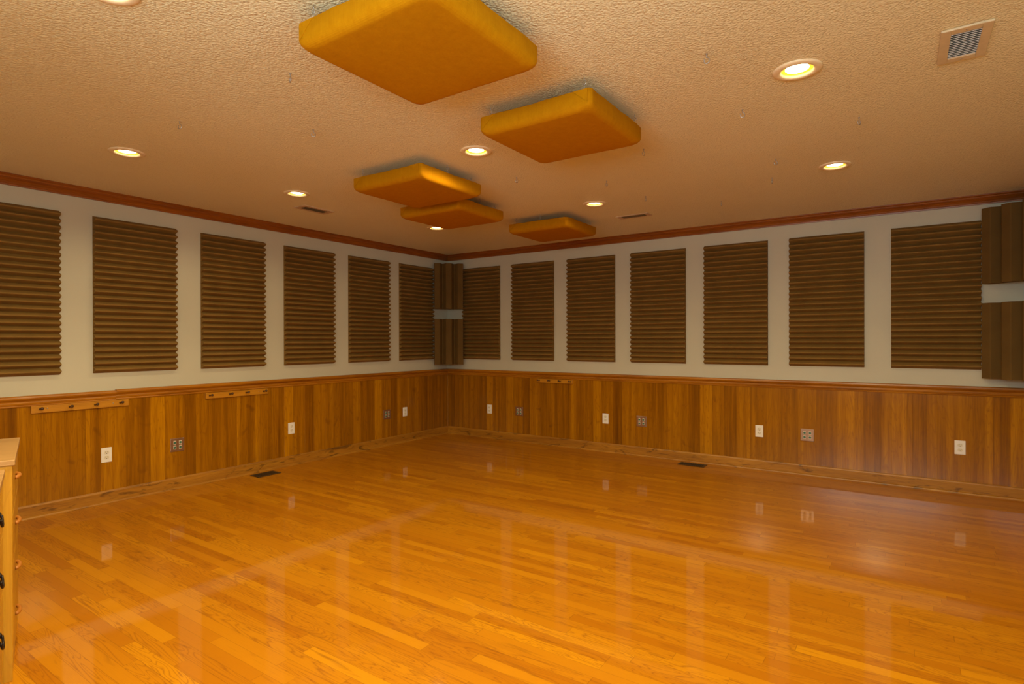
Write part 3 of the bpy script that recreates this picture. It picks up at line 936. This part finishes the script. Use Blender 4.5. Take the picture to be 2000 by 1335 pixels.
# ------------------------------------------------------------------ peg rails
def peg_rail(label, a, b, pegs, screws, wall_):
    c = (a + b) / 2
    L = abs(b - a) / 2
    if wall_ == 'L':
        t = thing('peg_rail', label, 'peg rail', (WS, c, 0.783), PI / 2, 'wooden peg rails')
        mat = M['peg_board_x']
    else:
        t = thing('peg_rail', label, 'peg rail', (c, -WS, 0.783), 0.0, 'wooden peg rails')
        mat = M['peg_board_x']
    zt, zb = (0.026, -0.026) if wall_ == 'L' else (0.024, -0.022)
    bm = bmesh.new(); bx(bm, -L, L, -0.018, 0.0, zb, zt)
    obj('rail_board', bm, mat, t, bevel=0.002)
    for p in pegs:
        u = p - c
        bm = bmesh.new()
        # a turned shaker peg, tilted slightly upward
        prof = [(0.0, 0.0), (0.0075, 0.0), (0.0065, 0.010), (0.0052, 0.024), (0.0052, 0.034), (0.0075, 0.040), (0.0105, 0.046), (0.0110, 0.051), (0.0085, 0.056), (0.0, 0.058)]
        lathe(bm, [(r, -0.017 - h) for r, h in prof], (0, 0, 0), 'Y', 14, cap=False)
        rot = Matrix.Translation((u, 0, 0.0)) @ Matrix.Rotation(math.radians(-8), 4, 'X')
        for v in bm.verts: v.co = rot @ v.co
        obj('peg', bm, M['peg'], t, smooth=True)
    for p in screws:
        u = p - c
        bm = bmesh.new(); lathe(bm, [(0.0, -0.0195), (0.0038, -0.0190), (0.0045, -0.0178)], (u, 0, 0.004), 'Y', 12, cap=False)
        obj('screw', bm, M['zinc'], t, smooth=True)
peg_rail('longer wooden peg rail on the left wall, nearest the left edge', -4.585, -3.959, [-4.535, -4.356, -4.192, -4.021], [-4.490, -4.070], 'L')
peg_rail('shorter wooden peg rail on the left wall, nearer the middle', -3.341, -2.734, [-3.307, -3.121, -2.961, -2.780], [-3.280, -2.830], 'L')
peg_rail('short wooden peg rail on the right wall under the chair rail', 1.469, 1.970, [1.510, 1.656, 1.805, 1.945], [], 'R')

# ------------------------------------------------------------------ two oak chests at the left edge
ANG = math.atan2(0.276, -0.961)          # local -x ... the chests' long axis
def chest(name, label, origin, length, depth, top, pulls, over, n, plinth):
    """local frame: x along the front from the far end (0) to the near end (length), front at y = 0 facing +y"""
    t = thing(name, label, 'chest of drawers', (origin[0], origin[1], 0.0), ANG + PI)
    th = 0.022
    zc = top - th
    bm = bmesh.new()
    bx(bm, 0, 0.019, -depth, -0.001, 0, zc); bx(bm, length - 0.019, length, -depth, -0.001, 0, zc)
    bx(bm, 0.019, length - 0.019, -depth, -depth + 0.008, 0.05, zc)
    bx(bm, 0.019, length - 0.019, -depth + 0.008, -0.022, 0.05, plinth - 0.002)
    bx(bm, 0.019, length - 0.019, -0.022, -0.003, 0.0, plinth - 0.004)
    obj('carcass', bm, M['oak_v'], t, bevel=0.0015)
    bm = bmesh.new(); bx(bm, -over, length + over, -depth - 0.004, over, zc, top)
    obj('top_board', bm, M['oak_top'], t, bevel=0.003)
    h = (zc - plinth) / n
    for k in range(n):
        z0 = plinth - 0.004 + k * h
        bm = bmesh.new(); bx(bm, 0.021, length - 0.021, -0.021, 0.0, z0 + 0.002, z0 + h - 0.002)
        d = obj('drawer', bm, M['oak'], t, bevel=0.003)
        for u in pulls['at']:
            bm = bmesh.new()
            zc_ = z0 + h * 0.52
            if pulls['kind'] == 'wood':
                # a bowed wooden pull, thicker in the middle
                for i_ in range(1):
                    pts = [(u + 0.046 * math.cos(a_), 0.0005 + 0.012 * math.sin(a_), zc_) for a_ in [i / 14 * PI for i in range(15)]]
                    tube(bm, pts, 0.0075, 10)
                obj('bow_pull', bm, M['pull'], d, smooth=True)
            else:
                for q in (-1, 1):
                    lathe(bm, [(0.0, 0.0), (0.010, 0.0), (0.009, 0.003), (0.005, 0.005), (0.0, 0.006)], (u + q * 0.034, 0, zc_ + 0.010), 'Y', 12, cap=False)
                pts = [(u + 0.034 * math.cos(a_), 0.0055 + 0.004 * abs(math.sin(a_)), zc_ + 0.010 - 0.030 * math.sin(a_)) for a_ in [i / 16 * PI for i in range(17)]]
                tube(bm, pts, 0.0038, 8)
                obj('bail_pull', bm, M['iron'], d, smooth=True)
    return t
dv1 = Vector((-0.961, 0.276)); dv2 = Vector((0.276, 0.961))
P2 = Vector((2.437, -5.306))
far = P2 + dv1 * 0.632
chest('oak_chest_of_drawers', 'far oak chest with bowed wooden pulls behind the nearer chest, left edge', far, 0.632, 0.42, 0.832,
      dict(kind='wood', at=[0.316]), 0.008, 4, 0.062)
o1 = P2 - dv2 * 0.026 - dv1 * 0.012
chest('oak_chest_of_drawers', 'nearer oak chest with black iron bail pulls at the left edge', o1, 0.80, 0.42, 0.800,
      dict(kind='iron', at=[0.27]), 0.006, 3, 0.165)

# ------------------------------------------------------------------ daylight through the rear window and the added side window
def daylight(loc, rotz, w, h, energy, color, tilt):
    wl = bpy.data.lights.new('window_daylight', 'AREA')
    wl.shape = 'RECTANGLE'; wl.size = w; wl.size_y = h
    wl.energy = energy; wl.color = color
    wo = bpy.data.objects.new('window_daylight', wl); COL.objects.link(wo)
    wo.location = loc
    wo.rotation_euler = (math.radians(90 + tilt), 0, rotz)      # local -z looks into the room
    return wo
daylight(((WX0 + WX1) / 2, YB - 0.16, (WZ0 + WZ1) / 2), 0.0, WX1 - WX0 - 0.1, WZ1 - WZ0 - 0.1, 66.0, (0.92, 0.99, 0.95), 48)
daylight((XW + 0.16, (SY0 + SY1) / 2, (SZ0 + SZ1) / 2), PI / 2, SY1 - SY0 - 0.1, SZ1 - SZ0 - 0.1, 20.0, (0.92, 1.0, 0.92), 0)  # light of the added side window

world = bpy.data.worlds.new('daylight_sky'); scene.world = world
world.use_nodes = True
wn = world.node_tree; wn.nodes.clear()
wout = wn.nodes.new('ShaderNodeOutputWorld'); wbg = wn.nodes.new('ShaderNodeBackground')
wbg.inputs[0].default_value = (0.75, 0.87, 1.0, 1.0); wbg.inputs[1].default_value = 1.0
wn.links.new(wbg.outputs[0], wout.inputs[0])

# ------------------------------------------------------------------ camera
cam = bpy.data.cameras.new('camera')
cam.sensor_fit = 'HORIZONTAL'; cam.sensor_width = 36.0
cam.lens = 36.0 * 1111.73 / 2000.0
cam.clip_start = 0.05; cam.clip_end = 60
co = bpy.data.objects.new('camera', cam); COL.objects.link(co)
yaw, pit, rol = 0.59990, -0.0019238, -0.0021328
r = Vector((math.cos(yaw), math.sin(yaw), 0)); fw = Vector((-math.sin(yaw), math.cos(yaw), 0)); up = Vector((0, 0, 1))
f2 = fw * math.cos(pit) + up * math.sin(pit); u2 = up * math.cos(pit) - fw * math.sin(pit)
r3 = r * math.cos(rol) + u2 * math.sin(rol); u3 = u2 * math.cos(rol) - r * math.sin(rol)
co.matrix_world = Matrix(((r3.x, u3.x, -f2.x, 5.1906), (r3.y, u3.y, -f2.y, -6.0092), (r3.z, u3.z, -f2.z, 1.273), (0, 0, 0, 1)))
scene.camera = co

# ------------------------------------------------------------------ view
scene.view_settings.view_transform = 'Standard'
scene.view_settings.look = 'None'
scene.view_settings.exposure = 0.44
scene.view_settings.gamma = 1.0
scene.view_settings.use_curve_mapping = False
scene.cycles.max_bounces = 10
scene.cycles.diffuse_bounces = 6
scene.cycles.glossy_bounces = 5
scene.cycles.transparent_max_bounces = 8
scene.cycles.use_denoising = True
scene.cycles.sample_clamp_indirect = 6.0
